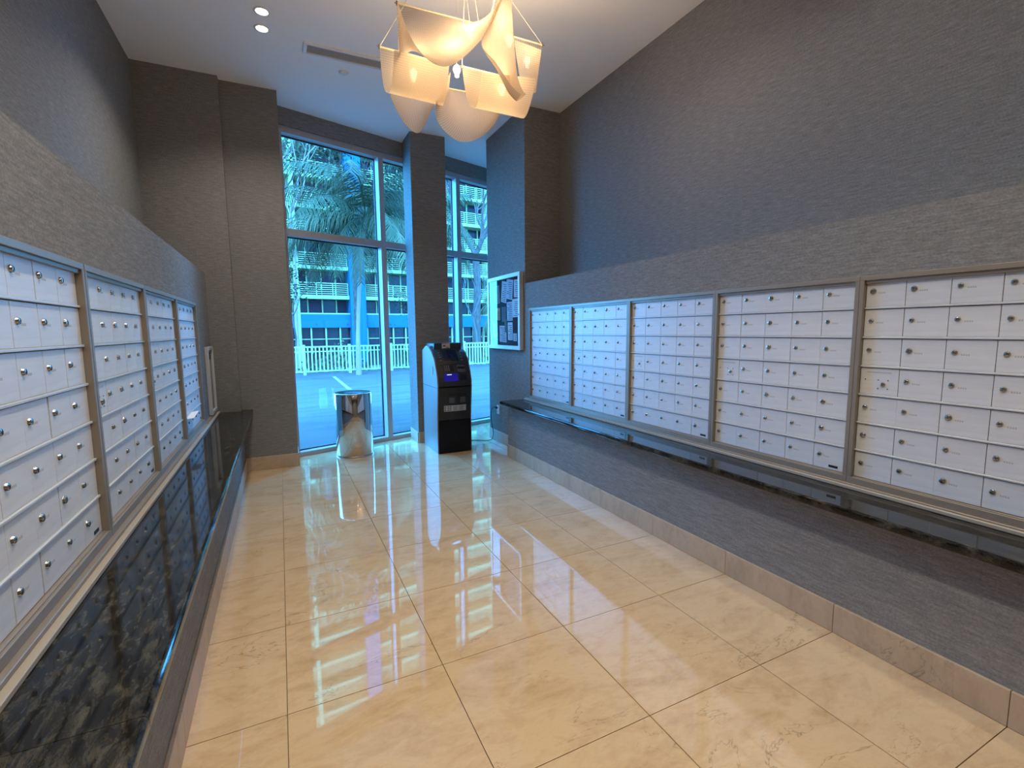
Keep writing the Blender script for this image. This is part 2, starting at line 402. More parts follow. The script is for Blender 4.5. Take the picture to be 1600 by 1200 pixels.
# sill strips between cabinets and counter
t1 = struct_root('trim_1'); MB().bevbox(2.515, 2.555, -1.9, 2.93, .650, .668, .003).build('caulk_strip', SILLM, t1); MB().bevbox(2.528, 2.56, -1.9, 2.93, .668, .675, .002).build('metal_strip', ALU_FRAME, t1)
t2 = struct_root('trim_2'); MB().bevbox(-.565, -.515, -1.9, 3.60, .650, .668, .003).build('caulk_strip', SILLM, t2); MB().bevbox(-.565, -.535, -1.9, 3.60, .668, .683, .002).build('metal_strip', ALU_FRAME, t2)
# slim metal slot panel at the far end of the left wall
t = thing('metal_slot_panel', 'slim upright metal panel with a black slot beyond the left mailboxes', 'panel', (-.56, 3.20, .69))
MB().box(0, .012, .02, .32, 0, .62).build('backplate', ALU_FRAME, t)
f = MB()
for q in ((0, .03, 0, .62), (.31, .34, 0, .62), (.03, .31, .59, .62), (.03, .31, 0, .03)): f.bevbox(0, .03, q[0], q[1], q[2], q[3], .002)
f.build('frame', ALU_RAIL, t); MB().box(.0121, .016, .10, .24, .50, .565).build('slot', DARK, t)
e = MB(); e.add([(0, 0, 0), (.05, .03, .004), (.05, .27, .02), (0, .24, .016), (0, 0, .001), (.05, .03, .005), (.05, .27, .021), (0, .24, .017)], [(0, 1, 2, 3), (7, 6, 5, 4), (0, 4, 5, 1), (1, 5, 6, 2), (2, 6, 7, 3), (3, 7, 4, 0)])
PAPER = mat('white_paper', (.78, .78, .78), .7)
o = e.build('envelope', PAPER, None, (-.575, 2.10, .835)); o['label'] = 'white envelope sticking out of the farthest left mailbox cabinet'; o['category'] = 'envelope'

# ------------------------------------------------------------------ granite counters
def slab(x_front, x_back, y0, y1, z1, th, parent, sgn, extra=None):
    # profile across x with an eased front edge, swept along y
    r = .014
    prof = [(x_back, z1 - th), (x_back, z1)]
    for k in range(6): a = pi / 2 * k / 5; prof.append((x_front - sgn * (r - r * sin(a)), z1 - r + r * cos(a)))
    for k in range(6): a = pi / 2 * k / 5; prof.append((x_front - sgn * (r - r * cos(a)), z1 - th + r - r * sin(a)))
    n = len(prof); vs = [(x, y0, z) for x, z in prof] + [(x, y1, z) for x, z in prof]
    fs = [list(range(n)), list(range(n, 2 * n))[::-1]] + [(i, (i + 1) % n, n + (i + 1) % n, n + i) for i in range(n)]
    mb = MB().add(vs, fs)
    if extra: mb.box(*extra)
    return mb.build('slab', GRANITE, parent)
cl = thing('granite_counter', 'dark granite shelf running below the left mailboxes', 'counter')
slab(-.235, -.56, -.715, 3.615, .65, .04, cl, 1, (XF + .001, -.236, 3.61, 3.698, .61, .65)); slab(-.235, -.56, -3.0, -.717, .65, .04, cl, 1)
cr_ = thing('granite_counter', 'dark granite shelf running below the right mailboxes', 'counter')
slab(2.235, 2.55, -3.0, 2.975, .65, .04, cr_, -1)

# ------------------------------------------------------------------ ceiling fittings
def downlight(x, y, label, group=None, power=1.0):
    t = thing('recessed_downlight', label, 'ceiling light', (x, y, CZ), 0, group)
    MB().lathe([(.058, 0), (.058, -.004), (.045, -.006), (.042, -.001), (.042, 0)], n=28).build('trim_ring', WHITE, t)
    MB().lathe([(.040, -.002), (.020, -.003), (0, -.003)], n=20).build('lens', LAMPGLOW, t)
    ld = bpy.data.lights.new('lamp', 'AREA'); ld.shape = 'DISK'; ld.size = .09; ld.energy = CEILING_LAMP_W * power; ld.color = WARM; ld.spread = radians(125)
    lo = bpy.data.objects.new('lamp', ld); COL.objects.link(lo); lo.parent = t; lo.location = (0, 0, -.02)
downlight(.072, 2.43, 'small recessed ceiling spotlight, the one nearer the camera')
downlight(.066, 2.66, 'small recessed ceiling spotlight, the one nearer the window')
for x, y in ((.3, .6), (.3, -.6), (.3, -2.0), (1.2, -1.2), (1.2, -2.6), (2.2, .5), (2.2, -.6), (2.2, -2.0)):  # unseen downlights, their number and spread chosen to soften the room light
    downlight(x, y, 'unseen recessed ceiling downlight over the near part of the room', 'unseen downlights above and behind the camera', (.8 if y > .3 else 1.9) if x < 1 else (.4 if x > 2 else .8))
t = thing('air_vent', 'long narrow white air vent in the ceiling', 'vent', (.37, 2.70, CZ))
f = MB()
for q in ((0, 1.2, 0, .022), (0, 1.2, .145, .167), (0, .03, .022, .145), (1.17, 1.2, .022, .145)): f.bevbox(q[0], q[1], q[2], q[3], -.014, 0, .002)
f.build('frame', WHITE, t); MB().box(.03, 1.17, .022, .145, -.004, 0).build('backing', mat('vent_grey', (.20, .21, .22), .7), t)
LV = MB().box(.03, 1.17, 0, .004, -.011, -.002).mesh('louver', mat('louver_grey', (.42, .43, .44), .6))
for k in range(6): put('louver', LV, t, (0, .034 + k * .019, 0))
t = thing('sprinkler_cover', 'small round white sprinkler cover on the ceiling', 'sprinkler', (.729, 3.069, CZ))
MB().lathe([(.046, 0), (.046, -.003), (.034, -.004), (.034, -.009), (.03, -.012), (0, -.013)], n=24).build('cover_plate', WHITE, t)

# ------------------------------------------------------------------ pendant lamp of draped perforated sheets
def sheet_material():
    mt = bpy.data.materials.new('perforated_sheet'); mt.use_nodes = True; t = mt.node_tree; t.nodes.clear()
    o = t.nodes.new('ShaderNodeOutputMaterial'); d = t.nodes.new('ShaderNodeBsdfDiffuse'); tr = t.nodes.new('ShaderNodeBsdfTranslucent'); tp = t.nodes.new('ShaderNodeBsdfTransparent')
    m1 = t.nodes.new('ShaderNodeMixShader'); m2 = t.nodes.new('ShaderNodeMixShader'); m1.inputs[0].default_value = .62
    d.inputs[0].default_value = (.62, .52, .40, 1); tr.inputs[0].default_value = (.50, .41, .31, 1)
    tc_ = t.nodes.new('ShaderNodeUVMap'); vo = t.nodes.new('ShaderNodeTexVoronoi'); vo.inputs['Scale'].default_value = 1.0; vo.inputs['Randomness'].default_value = 0.0
    rp = t.nodes.new('ShaderNodeMath'); rp.operation = 'LESS_THAN'; rp.inputs[1].default_value = .30
    ml = t.nodes.new('ShaderNodeMath'); ml.operation = 'MULTIPLY'; ml.inputs[1].default_value = .35
    t.links.new(tc_.outputs[0], vo.inputs['Vector']); t.links.new(vo.outputs['Distance'], rp.inputs[0]); t.links.new(rp.outputs[0], ml.inputs[0])
    t.links.new(d.outputs[0], m1.inputs[1]); t.links.new(tr.outputs[0], m1.inputs[2]); t.links.new(ml.outputs[0], m2.inputs[0])
    t.links.new(m1.outputs[0], m2.inputs[1]); t.links.new(tp.outputs[0], m2.inputs[2]); t.links.new(m2.outputs[0], o.inputs[0]); return mt
SHEET = sheet_material(); HEM = mat('woven_hem', (.80, .68, .46), .7); WIRE = mat('cord_white', (.7, .66, .6), .5)
lamp = thing('pendant_lamp', 'large pendant lamp of draped cream perforated sheets hung from the ceiling', 'lamp', (1.15, 1.08, CZ))
LO = Vector((1.15, 1.08, CZ))
def lv(p): return Vector(p) - LO
def along(pts, u):
    pts = [Vector(p) for p in pts]; d = [0]
    for a, b in zip(pts[:-1], pts[1:]): d.append(d[-1] + (b - a).length)
    x = u * d[-1]
    for i in range(len(pts) - 1):
        if x <= d[i + 1] + 1e-9:
            f = (x - d[i]) / (d[i + 1] - d[i])
            p0 = pts[max(i - 1, 0)]; p1 = pts[i]; p2 = pts[i + 1]; p3 = pts[min(i + 2, len(pts) - 1)]
            if len(pts) == 2: return p1.lerp(p2, f)
            return .5 * ((2 * p1) + (-p0 + p2) * f + (2 * p0 - 5 * p1 + 4 * p2 - p3) * f * f + (-p0 + 3 * p1 - 3 * p2 + p3) * f ** 3)
    return pts[-1]
def sheet(P):
    mb = MB().grid([[lv(p) for p in row] for row in P])
    me = mb.mesh('perforated_sheet', SHEET); R, C_ = len(P), len(P[0]); uv = me.uv_layers.new(name='UVMap')
    wd = sum((Vector(P[R // 2][j + 1]) - Vector(P[R // 2][j])).length for j in range(C_ - 1)) / .0085
    hd = sum((Vector(P[i + 1][C_ // 2]) - Vector(P[i][C_ // 2])).length for i in range(R - 1)) / .0085
    for lp in me.loops:
        i, j = divmod(lp.vertex_index, C_); uv.data[lp.index].uv = (j / (C_ - 1) * wd, i / (R - 1) * hd)
    return put('perforated_sheet', me, lamp)
def rod(a, b, hem=True):
    a, b = lv(a), lv(b); d = (b - a).normalized()
    r = MB().tube([a - d * .015, b + d * .015], .0035, 8).build('rod', CHROME, lamp)
    if hem:
        MB().tube([a, b], .0055, 8).build('hem', HEM, r)
    for p in (a, b): MB().lathe([(0, -.012), (.006, -.012), (.006, .012), (0, .012)], p, 8).build('clip', mat_clip, r)
mat_clip = mat('brass_clip', (.35, .26, .15), .35, .8)
def trough(near, far, bot, nu=24, nv=24, pw=2.3):
    P = []
    for i in range(nv + 1):
        v = i / nv; row = []; k = 1 - abs(2 * v - 1) ** pw
        vv = .5 + .5 * math.copysign(abs(2 * v - 1) ** .8, 2 * v - 1)
        for j in range(nu + 1):
            u = j / nu; a = along(near, u); b = along(far, u); c = along(bot, u); mid = (a + b) / 2
            p = a.lerp(b, vv) + (c - mid) * k; row.append(p)
        P.append(row)
    sheet(P); rod(far[0], far[-1])
def cowl(far, lip, sag, nu=36, nv=20, nrod=True):
    P = []
    for i in range(nv + 1):
        v = i / nv; row = []
        for j in range(nu + 1):
            u = j / nu; a = along(far, u); b = along(lip, u); p = a.lerp(b, v); p.z -= sag(u) * 4 * v * (1 - v) * .5 + sag(u) * .5 * sin(pi * v); row.append(p)
        P.append(row)
    sheet(P); rod(far[0], far[-1])
S1far = [(.807, 1.25, 3.41), (1.34, 1.25, 3.423)]
S1lip = [(.726, .9, 3.199), (.787, .9, 3.044), (.873, .9, 2.949), (.965, .9, 2.922), (1.061, .9, 2.966), (1.181, .9, 3.087), (1.268, .9, 3.205), (1.361, .9, 3.403)]
cowl(S1far, S1lip, lambda u: .34 * (1 - u) ** 5 + .015)
trough([(.723, 1.0, 3.004), (1.045, 1.0, 2.993)], [(.687, 1.22, 3.122), (1.062, 1.22, 3.114)], [(.697, 1.1, 2.814), (1.025, 1.1, 2.804)])
cowl([(.80, 1.55, 3.12), (1.25, 1.55, 3.12)], [(.726, 1.25, 2.982), (.748, 1.25, 2.869), (.822, 1.25, 2.733), (.909, 1.25, 2.679), (.97, 1.25, 2.758), (1.023, 1.25, 2.883), (1.06, 1.25, 3.006)], lambda u: .03)
cowl([(1.20, 1.5, 3.11), (1.62, 1.5, 3.12)], [(1.07, 1.05, 2.985), (.985, 1.05, 2.828), (.974, 1.05, 2.703), (1.045, 1.05, 2.623), (1.147, 1.05, 2.594), (1.276, 1.05, 2.652), (1.374, 1.05, 2.764), (1.416, 1.05, 2.875), (1.435, 1.05, 2.994)], lambda u: .04)
trough([(1.228, .95, 2.969), (1.602, .95, 3.014)], [(1.181, 1.15, 3.085), (1.576, 1.15, 3.086)], [(1.206, 1.05, 2.806), (1.552, 1.05, 2.803)])
trough([(1.546, 1.15, 3.328), (1.752, 1.15, 3.312)], [(1.615, 1.3, 3.441), (1.842, 1.3, 3.44)], [(1.63, 1.2, 3.031), (1.735, 1.2, 3.06)])
S2A = [(1.318, .85, 3.437), (1.255, .85, 3.216), (1.189, .85, 3.067), (1.28, .85, 2.987), (1.382, .85, 2.878), (1.446, .85, 2.843)]
S2B = [(1.404, .9, 3.491), (1.411, .9, 3.318), (1.422, .9, 3.178), (1.442, .9, 2.984), (1.476, .9, 2.9), (1.503, .9, 2.879)]
P = []
for i in range(31):
    u = i / 30; a = along(S2A, u); b = along(S2B, u); row = []
    for j in range(13):
        v = j / 12; p = a.lerp(b, v); p.y += .10 * sin(pi * v); row.append(p)
    P.append(row)
sheet(P); rod((1.30, .80, 3.50), (1.43, 1.25, 3.50))
for p, pw, vis in (((1.222, 1.1, 3.27), 1.0, 1), ((1.128, 1.10, 3.03), .8, 1), ((.86, 1.12, 2.96), .45, 0), ((1.41, 1.06, 2.96), .5, 0), ((1.68, 1.22, 3.26), .35, 0), ((1.45, 1.02, 3.24), .7, 0)):  # entries with vis off are extra bulbs, hidden in the folds to light the sheets
    b = MB().lathe([(0, .028), (.014, .025), (.022, .014), (.024, 0), (.02, -.012), (.013, -.024), (.012, -.04), (0, -.04)][::-1], lv(p), 16).build('seen_or_extra_bulb', BULBGLOW, lamp)
    ld = bpy.data.lights.new('seen_or_extra_bulb_light', 'POINT'); ld.energy = PENDANT_W * pw; ld.color = (1.0, .71, .43); ld.shadow_soft_size = .11
    lo = bpy.data.objects.new('seen_or_extra_bulb_light', ld); COL.objects.link(lo); lo.parent = lamp; lo.location = lv(p) + Vector((0, 0, .05))
    if vis: MB().tube([lv(p) + Vector((0, 0, .028)), (0, 0, -.02)], .001, 5).build('lamp_cord', WIRE, lamp)
MB().lathe([(0, 0), (.12, 0), (.12, -.02), (.115, -.025), (0, -.025)][::-1], (0, 0, 0), 36).build('canopy', mat('brushed_nickel', (.6, .57, .52), .3, .9), lamp)
for p in ((.807, 1.25, 3.41), (1.34, 1.25, 3.423), (.687, 1.22, 3.122), (1.842, 1.3, 3.44), (1.181, 1.15, 3.085), (1.30, .80, 3.50)):
    MB().tube([lv(p), (math.copysign(.05, p[0] - 1.15), (p[1] - 1.08) * .1, -.02)], .0022, 6).build('suspension_cord', WIRE, lamp)

# ------------------------------------------------------------------ cash machine
AX, AY = 1.65, 3.40
atm = thing('cash_machine', 'tall black cash machine with silver sides in front of the pillar', 'cash machine', (AX, AY, 0))
PR = [(.050, .0), (.045, .45), (.028, .60), (.006, .80), (.012, .88), (.04, .955), (.113, 1.102), (.215, 1.19), (.335, 1.245)]
def py(z):
    for (y0, z0), (y1, z1) in zip(PR[:-1], PR[1:]):
        if z <= z1: return y0 + (y1 - y0) * (z - z0) / (z1 - z0)
    return PR[-1][0]
def pn(z):
    a = py(z - .012) ; b = py(z + .012); n = Vector((0, -.024, b - a)); return n.normalized()
def face_panel(name, x0, x1, za, zb, off, th, m_, parent, k=6, bulge=0, b=0):
    mb = MB(); rows = []
    for i in range(k + 1):
        z = za + (zb - za) * i / k; n = pn(min(max(z, .02), 1.23)); base = Vector((0, py(z), z)); row = []
        for j in range(7):
            x = x0 + (x1 - x0) * j / 6; bl = bulge * (1 - ((x - .21) / .21) ** 2)
            row.append((Vector((x, 0, 0)) + base + n * (off + bl), Vector((x, 0, 0)) + base + n * (off + th + bl)))
        rows.append(row)
    W_ = 7
    vs = [p[0] for r in rows for p in r] + [p[1] for r in rows for p in r]; o = W_ * (k + 1)
    fs = []
    for i in range(k):
        for j in range(W_ - 1):
            q = [i * W_ + j, i * W_ + j + 1, (i + 1) * W_ + j + 1, (i + 1) * W_ + j]
            fs.append([x + o for x in q]); fs.append(q[::-1])
    for i in range(k):
        fs.append([i * W_, (i + 1) * W_, (i + 1) * W_ + o, i * W_ + o][::-1]); j = W_ - 1
        fs.append([i * W_ + j, (i + 1) * W_ + j, (i + 1) * W_ + j + o, i * W_ + j + o])
    for j in range(W_ - 1):
        fs.append([j, j + 1, j + 1 + o, j + o]); q = k * W_ + j; fs.append([q, q + 1, q + 1 + o, q + o][::-1])
    mb.add(vs, fs); return mb.build(name, m_, parent)
def side(name, x0, x1, inset, m_, zlo=0, zhi=9):
    pts = [(y + inset, z) for y, z in PR] + [(.407, 1.262 - inset), (.47, 1.255 - inset), (.62, 1.20 - inset), (.628, 0)]
    n = len(pts); vs = [(x0, y, z) for y, z in pts] + [(x1, y, z) for y, z in pts]
    fs = [list(range(n))[::-1], list(range(n, 2 * n))] + [(i, (i + 1) % n, n + (i + 1) % n, n + i) for i in range(n)]
    return MB().add(vs, fs).build(name, m_, atm)
s1 = side('side_panel', 0, .014, 0, SILVER); side('side_panel', .406, .42, 0, SILVER)
side('body', .014, .406, .02, BLACKP)
MB().box(-.0012, 0, .02, .61, .778, .782).build('seam', DARK, s1)
MB().bevbox(-.004, 0, .17, .20, .93, 1.03, .001).build('hinge_cover', SILVER, s1)
fas = face_panel('fascia', .016, .404, .80, 1.235, -.02, .028, CHARCOAL, atm, 14, .022)
face_panel('dispenser_panel', .016, .404, .40, .785, -.02, .024, CHARCOAL, atm, 8, .022)
MB().bevbox(.012, .408, .03, .06, .012, .395, .003).build('safe_door', BLACKG, atm)
MB().box(.02, .40, .06, .60, 0, .012).build('foot', BLACKP, atm)
BX = .011
ns = emit('screen_blue', (.02, .02, .30), .5)
sc_ = face_panel('screen', .11, .285, 1.075, 1.185, BX, .002, mat('dark_screen', (.003, .003, .012), .12), atm, 6, .020)
face_panel('screen_bezel', .095, .30, 1.06, 1.20, BX - .003, .003, BLACKP, atm, 8, .021)
rg = MB()
for k in range(10):
    a = pi * k / 9; x, z = .198 + .022 * cos(a), 1.112 + .022 * sin(a); n = pn(z); q = Vector((x, py(z), z)) + n * (BX + .0245)
    rg.lathe([(.003, 0), (0, .001)], q, 6)
rg.build('loading_ring', emit('ring_violet', (.10, .07, .45), .8), sc_)
BTN = MB().bevbox(-.011, .011, -.003, .004, -.005, .005, .0015).mesh('button', SILVER)
for xs in (.07, .328):
    for k in range(4):
        z = 1.085 + k * .026; n = pn(z); b = put('button', BTN, atm, Vector((xs, py(z), z)) + n * (BX + .012)); b.rotation_euler = (-math.atan2(n.z, -n.y), 0, 0)
face_panel('shelf_ridge', .05, .37, 1.035, 1.045, BX - .005, .012, BLACKP, atm, 2, .02)
kp = face_panel('keypad_recess', .075, .20, .955, 1.025, BX - .002, .004, BLACKG, atm, 4, .02)
KEY = MB().bevbox(-.008, .008, -.002, .003, -.0055, .0055, .001).mesh('key', mat('key_grey', (.09, .09, .10), .4))
for i in range(3):
    for j in range(4):
        z = .965 + j * .017; n = pn(z); b = put('key', KEY, kp, Vector((.10 + i * .024, py(z), z)) + n * (BX + .020)); b.rotation_euler = (-math.atan2(n.z, -n.y), 0, 0)
face_panel('card_slot', .255, .345, .985, 1.005, BX - .002, .008, BLACKG, atm, 2, .02)
face_panel('card_reader', .25, .35, .95, 1.03, BX - .003, .004, mat('reader_grey', (.05, .05, .055), .4), atm, 4, .02)
dp = face_panel('lit_display', .08, .245, .855, .935, BX - .002, .004, emit('display_blue', (.010, .008, .16), 1.0), atm, 4, .02)
face_panel('display_line', .115, .17, .918, .926, BX + .0025, .001, emit('display_white', (.7, .7, 1.0), .9), dp, 1, .02)
face_panel('receipt_slot', .265, .355, .862, .925, BX - .002, .004, BLACKG, atm, 4, .02)
face_panel('badge', .225, .265, .822, .83, BX - .001, .002, DARK, atm, 1, .02)
tr = face_panel('cash_tray', .12, .34, .60, .70, 0, .012, BLACKP, atm, 3, .02)
face_panel('tray_cheek', .13, .195, .605, .672, .012, .006, mat('tray_grey', (.07, .07, .075), .5), tr, 2, .02)
face_panel('tray_cheek', .265, .33, .605, .672, .012, .006, mat('tray_grey2', (.07, .07, .075), .5), tr, 2, .02)
face_panel('tray_lip', .125, .335, .695, .70, .004, .022, CHARCOAL, tr, 2, .02)
st = face_panel('notice_strip', .075, .345, .505, .575, .0045, .001, mat('sticker_white', (.38, .38, .40), .5), atm, 2, .022)
pm = mat('sticker_print', (.05, .05, .06), .6)
for x, wz in ((.08, .03), (.115, .02), (.14, .03)):
    for k in range(3): face_panel('print', x, x + .014 + wz * .2, .513 + k * .02, .524 + k * .02, .0056, .0004, pm, st, 1, .022)
for x in (.185, .26):
    for k in range(5): face_panel('print', x, x + .062 - (k * 7 % 5) * .006, .512 + k * .011, .516 + k * .011, .0056, .0004, pm, st, 1, .022)
cb = MB(); cb.bevbox(.04, .38, .235, .58, 1.17, 1.292, .008).build('top_cover', BLACKP, atm)
tp = MB().box(.135, .235, .2335, .2352, 1.222, 1.288).build('top_sticker', mat('sticker_photo', (.50, .36, .30), .4), atm)
MB().box(.15, .18, .2328, .2336, 1.25, 1.27).box(.19, .225, .2328, .2336, 1.232, 1.238).box(.19, .222, .2328, .2336, 1.245, 1.25).build('print', pm, tp)

# ------------------------------------------------------------------ steel bin
bn = thing('litter_bin', 'round mirror-polished steel litter bin by the window', 'bin', (.785, 3.93, 0))
R_ = .208; H = .735
MB().lathe([(R_ - .006, .0), (R_, .004), (R_, H - .006), (R_ - .004, H - .001), (R_ - .01, H)], n=72).build('body', STEEL, bn)
MB().lathe([(R_ + .002, 0), (R_ + .002, .012), (R_, .014)], n=64).build('foot_ring', mat('steel_foot', (.5, .5, .5), .25, 1), bn)
MB().lathe([(R_ - .008, H), (R_ - .012, H + .002), (R_ - .03, H - .002), (.115, H - .022), (.100, H - .03), (.098, H - .06)], n=64).build('funnel_lid', mat('brushed_steel_lid', (.05, .05, .055), .3, 1), bn)
MB().lathe([(.0975, H - .04), (.0975, .1), (0, .1)], n=32).build('liner', BLACKP, bn)

# ------------------------------------------------------------------ notice board in a glazed case on the right pier
bx, by0, by1, bz0, bz1 = 2.548, 2.99, 3.91, 1.21, 2.09
nb = thing('notice_board', 'glazed aluminium notice board case on the pier beside the window', 'notice board', (bx, by0, bz0))
W_, Hh = by1 - by0, bz1 - bz0
f = MB()
for q in ((0, .045, 0, Hh), (W_ - .045, W_, 0, Hh), (.045, W_ - .045, 0, .045), (.045, W_ - .045, Hh - .045, Hh)): f.bevbox(-.05, 0, q[0], q[1], q[2], q[3], .003)
f.build('frame', mat('case_aluminium', (.62, .62, .60), .35, .4), nb)
MB().box(-.012, 0, .045, W_ - .045, .045, Hh - .045).build('back_board', mat('navy_felt', (.015, .018, .035), .9), nb)
MB().box(-.044, -.041, .045, W_ - .045, .045, Hh - .045).build('glass_door', CGLASS, nb)
MB().lathe([(.008, 0), (.008, .006), (0, .006)], (0, 0, 0), 12, M=Matrix.Translation((-.05, .022, Hh * .46)) @ Matrix.Rotation(-pi / 2, 4, 'Y')).build('lock', CHROME, nb)
papers = [  # y0, z0, w, h, colour, tilt, label   (y measured from the window-side... local y from camera side)
    (.06, .60, .15, .20, (.62, .62, .68), .05, 'white sheet at the top right of the notice board'),
    (.07, .38, .17, .21, (.70, .70, .74), -.02, 'white letter below the top right sheet on the notice board'),
    (.25, .58, .17, .23, (.60, .62, .70), .15, 'tilted white flyer in the upper middle of the notice board'),
    (.25, .34, .15, .22, (.58, .60, .68), 0, 'printed sheet with a dark picture in the middle of the notice board'),
    (.42, .55, .15, .25, (.66, .68, .72), .18, 'long white sheet hanging askew left of the upper middle of the board'),
    (.60, .56, .16, .22, (.30, .32, .26), -.06, 'dark green leafy flyer at the top left of the notice board'),
    (.43, .33, .12, .18, (.12, .14, .20), 0, 'small dark blue flyer left of centre on the notice board'),
    (.60, .35, .12, .15, (.60, .36, .12), .04, 'orange brown card on the left of the notice board'),
    (.68, .14, .13, .19, (.45, .50, .30), -.05, 'green and white leaflet at the lower left of the notice board'),
    (.25, .11, .13, .21, (.68, .69, .72), 0, 'white sheet at the bottom centre of the notice board'),
    (.42, .08, .20, .20, (.62, .64, .66), .03, 'large pale notice at the bottom left of centre on the board'),
    (.40, .20, .06, .16, (.16, .20, .18), 0, 'narrow grey green strip of card on the notice board'),
    (.14, .10, .09, .09, (.56, .58, .62), 0, 'small square white note at the bottom right of the notice board'),
]
ink = mat('ink', (.06, .07, .12), .7)
for k, (py_, pz, pw, ph, colr, tilt, lab) in enumerate(papers):
    mb = MB(); mb.add([(0, 0, 0), (0, pw, 0), (-.004, pw, ph), (-.002, 0, ph), (-.0012, 0, 0), (-.0012, pw, 0), (-.0052, pw, ph), (-.0032, 0, ph)], [(0, 1, 2, 3), (7, 6, 5, 4), (0, 4, 5, 1), (1, 5, 6, 2), (2, 6, 7, 3), (3, 7, 4, 0)], 0)
    rnd = random.Random(k)
    for r_ in range(int(ph / .022) - 1):
        l0 = .015; l1 = pw - .015 - rnd.random() * pw * .4; z = .015 + r_ * .022
        xx = -.0012 - .0042 * z / ph
        if l1 > l0 + .01: mb.box(xx - .0006, xx, l0, l1, z, z + .007, 1)
    o = mb.build('pinned_paper', [mat('paper_tone', colr, .75), ink], None, (bx - .014 - .002 * (k % 3) - .001, by0 + py_, bz0 + pz))
    o.rotation_euler = (tilt, 0, 0); o['label'] = lab; o['category'] = 'paper'; o['group'] = 'papers pinned in the notice board'

# ------------------------------------------------------------------ wall outlet and cord
ou = thing('wall_outlet', 'white wall socket low on the pier below the counter end', 'outlet', (2.549, 3.72, .42))
MB().bevbox(-.006, 0, -.036, .036, -.058, .058, .002).build('cover_plate', WHITE, ou)
for dz in (-.025, .025):
    s_ = MB().bevbox(-.008, -.005, -.017, .017, dz - .015, dz + .015, .001).build('socket', mat('socket_white', (.6, .6, .6), .4), ou)
    MB().box(-.0085, -.0079, -.008, -.005, dz - .006, dz + .006).box(-.0085, -.0079, .005, .008, dz - .006, dz + .006).build('slot', DARK, s_)
cd = thing('power_cord', 'thin dark power cord looping from the wall socket down to the cash machine', 'cord', (2.53, 3.72, .445))
cp = [(0, 0, 0), (-.04, .0, .012), (-.075, .0, -.02), (-.085, .0, -.10), (-.07, .0, -.22), (-.055, .0, -.32), (-.06, .02, -.40), (-.09, .08, -.436), (-.18, .15, -.439), (-.28, .20, -.439), (-.40, .22, -.43), (-.455, .23, -.40)]
sm_ = [along(cp, k / 60) for k in range(61)]
MB().tube(sm_, .0045, 8).build('cable', BLACKP, cd)
MB().bevbox(-.022, .004, -.013, .013, -.012, .012, .003).build('plug', BLACKP, cd)

# ------------------------------------------------------------------ outdoors
EA = radians(6); EU = Vector((cos(EA), sin(EA), 0)); EN = Vector((-sin(EA), cos(EA), 0))
def ext(x, d, z=0): return EU * x + EN * d + Vector((0, 0, z))
EM = Matrix.Rotation(EA, 4, 'Z')
DECK = mat('pale_deck_coating', (.62, .66, .68), .8, spec=.05)
dn = noise(DECK, coords(DECK, (1.0, 5.0, 1)), .6, 6, .65, .3); dr_ = ramp(DECK, dn, [(.32, (.062, .048, .05)), (.5, (.088, .068, .065)), (.7, (.11, .085, .075))]); L(DECK, dr_.outputs[0], bsdf(DECK).inputs['Base Color'])
o = MB().box(-12, 26, 4.2, 16.7, -.4, -.14).build('terrace', DECK, kind='structure'); o.rotation_euler = (0, 0, EA); o.location = (0, 0, .10)
o = MB().prism([wp(-8, .27), wp(10, .27), wp(10, 1.5), wp(-8, 1.5)], -.30, -.042).build('terrace_edge', DECK, kind='structure')
LINE = mat('white_line_paint', (.26, .20, .15), .8, spec=.05)
o = MB().box(-.05, .05, -2.0, 2.0, 0, .004).build('painted_line', LINE, None, (1.60, 12.9, -.038)); o['label'] = 'white painted line on the terrace outside'; o['category'] = 'line'
street = mat('street_ground', (.10, .11, .10), .9)
o = MB().box(-60, 110, 16.7, 60, -2.2, -2.0).build('street', street, kind='structure'); o.rotation_euler = (0, 0, EA)
# fence
FW = mat('white_fence_paint', (.36, .31, .16), .7, spec=.05)
fc = thing('picket_fence', 'white railing of upright bars along the far edge of the terrace', 'fence', tuple(ext(0, 15.8)), EA)
PK = MB().box(-.022, .022, -.012, .012, .07, .94).mesh('picket', FW)
PS = MB().bevbox(-.045, .045, -.045, .045, -.04, 1.0, .006).mesh('post', FW)
FX0, FX1 = -.6, 10.6
for z0, z1 in ((.90, .95), (.745, .78), (.055, .10)): MB().box(FX0, FX1, -.02, .02, z0, z1).build('fence_rail', FW, fc)
k = 0; x = FX0
while x < FX1:
    if k % 12 == 0: put('post', PS, fc, (x, 0, 0))
    else: put('picket', PK, fc, (x, 0, 0))
    x += .1265; k += 1

# apartment building across the street, floors counted from the street
BW = mat('white_stucco', (.27, .24, .12), .8, spec=.02); BB = mat('blue_render', (.014, .068, .11), .8, spec=.02); GLZ = mat('dark_glazing', (.016, .010, .014), .2, spec=.12); CURT = mat('curtain_blue', (.04, .022, .03), .9, spec=.05)
bd = thing('apartment_building', 'white and blue apartment block with open balconies across the street', 'building', tuple(ext(0, 46)), EA)
X0, X1 = 1.5, 33.0; bay = 1.30; NF = 7; NT = 16
MB().box(X0, X1, 1.6, 6, -2, 4.5 + 2.7 * NT).build('rear_wall', mat('balcony_back_wall', (.06, .04, .04), .8, spec=.05), bd)
SLAB = MB().box(X0, X1, -.1, 1.7, 0, .35).mesh('floor_slab', BW)
for k in range(NF + 1): put('floor_slab', SLAB, bd, (0, 0, 4.5 + 2.7 * k))
MB().box(X0, X1, -.15, 1.7, 1.83, 3.08).build('blue_band', BB, bd)
MB().box(X0, X1, -.1, .2, 3.08, 3.2).build('band_coping', BW, bd)
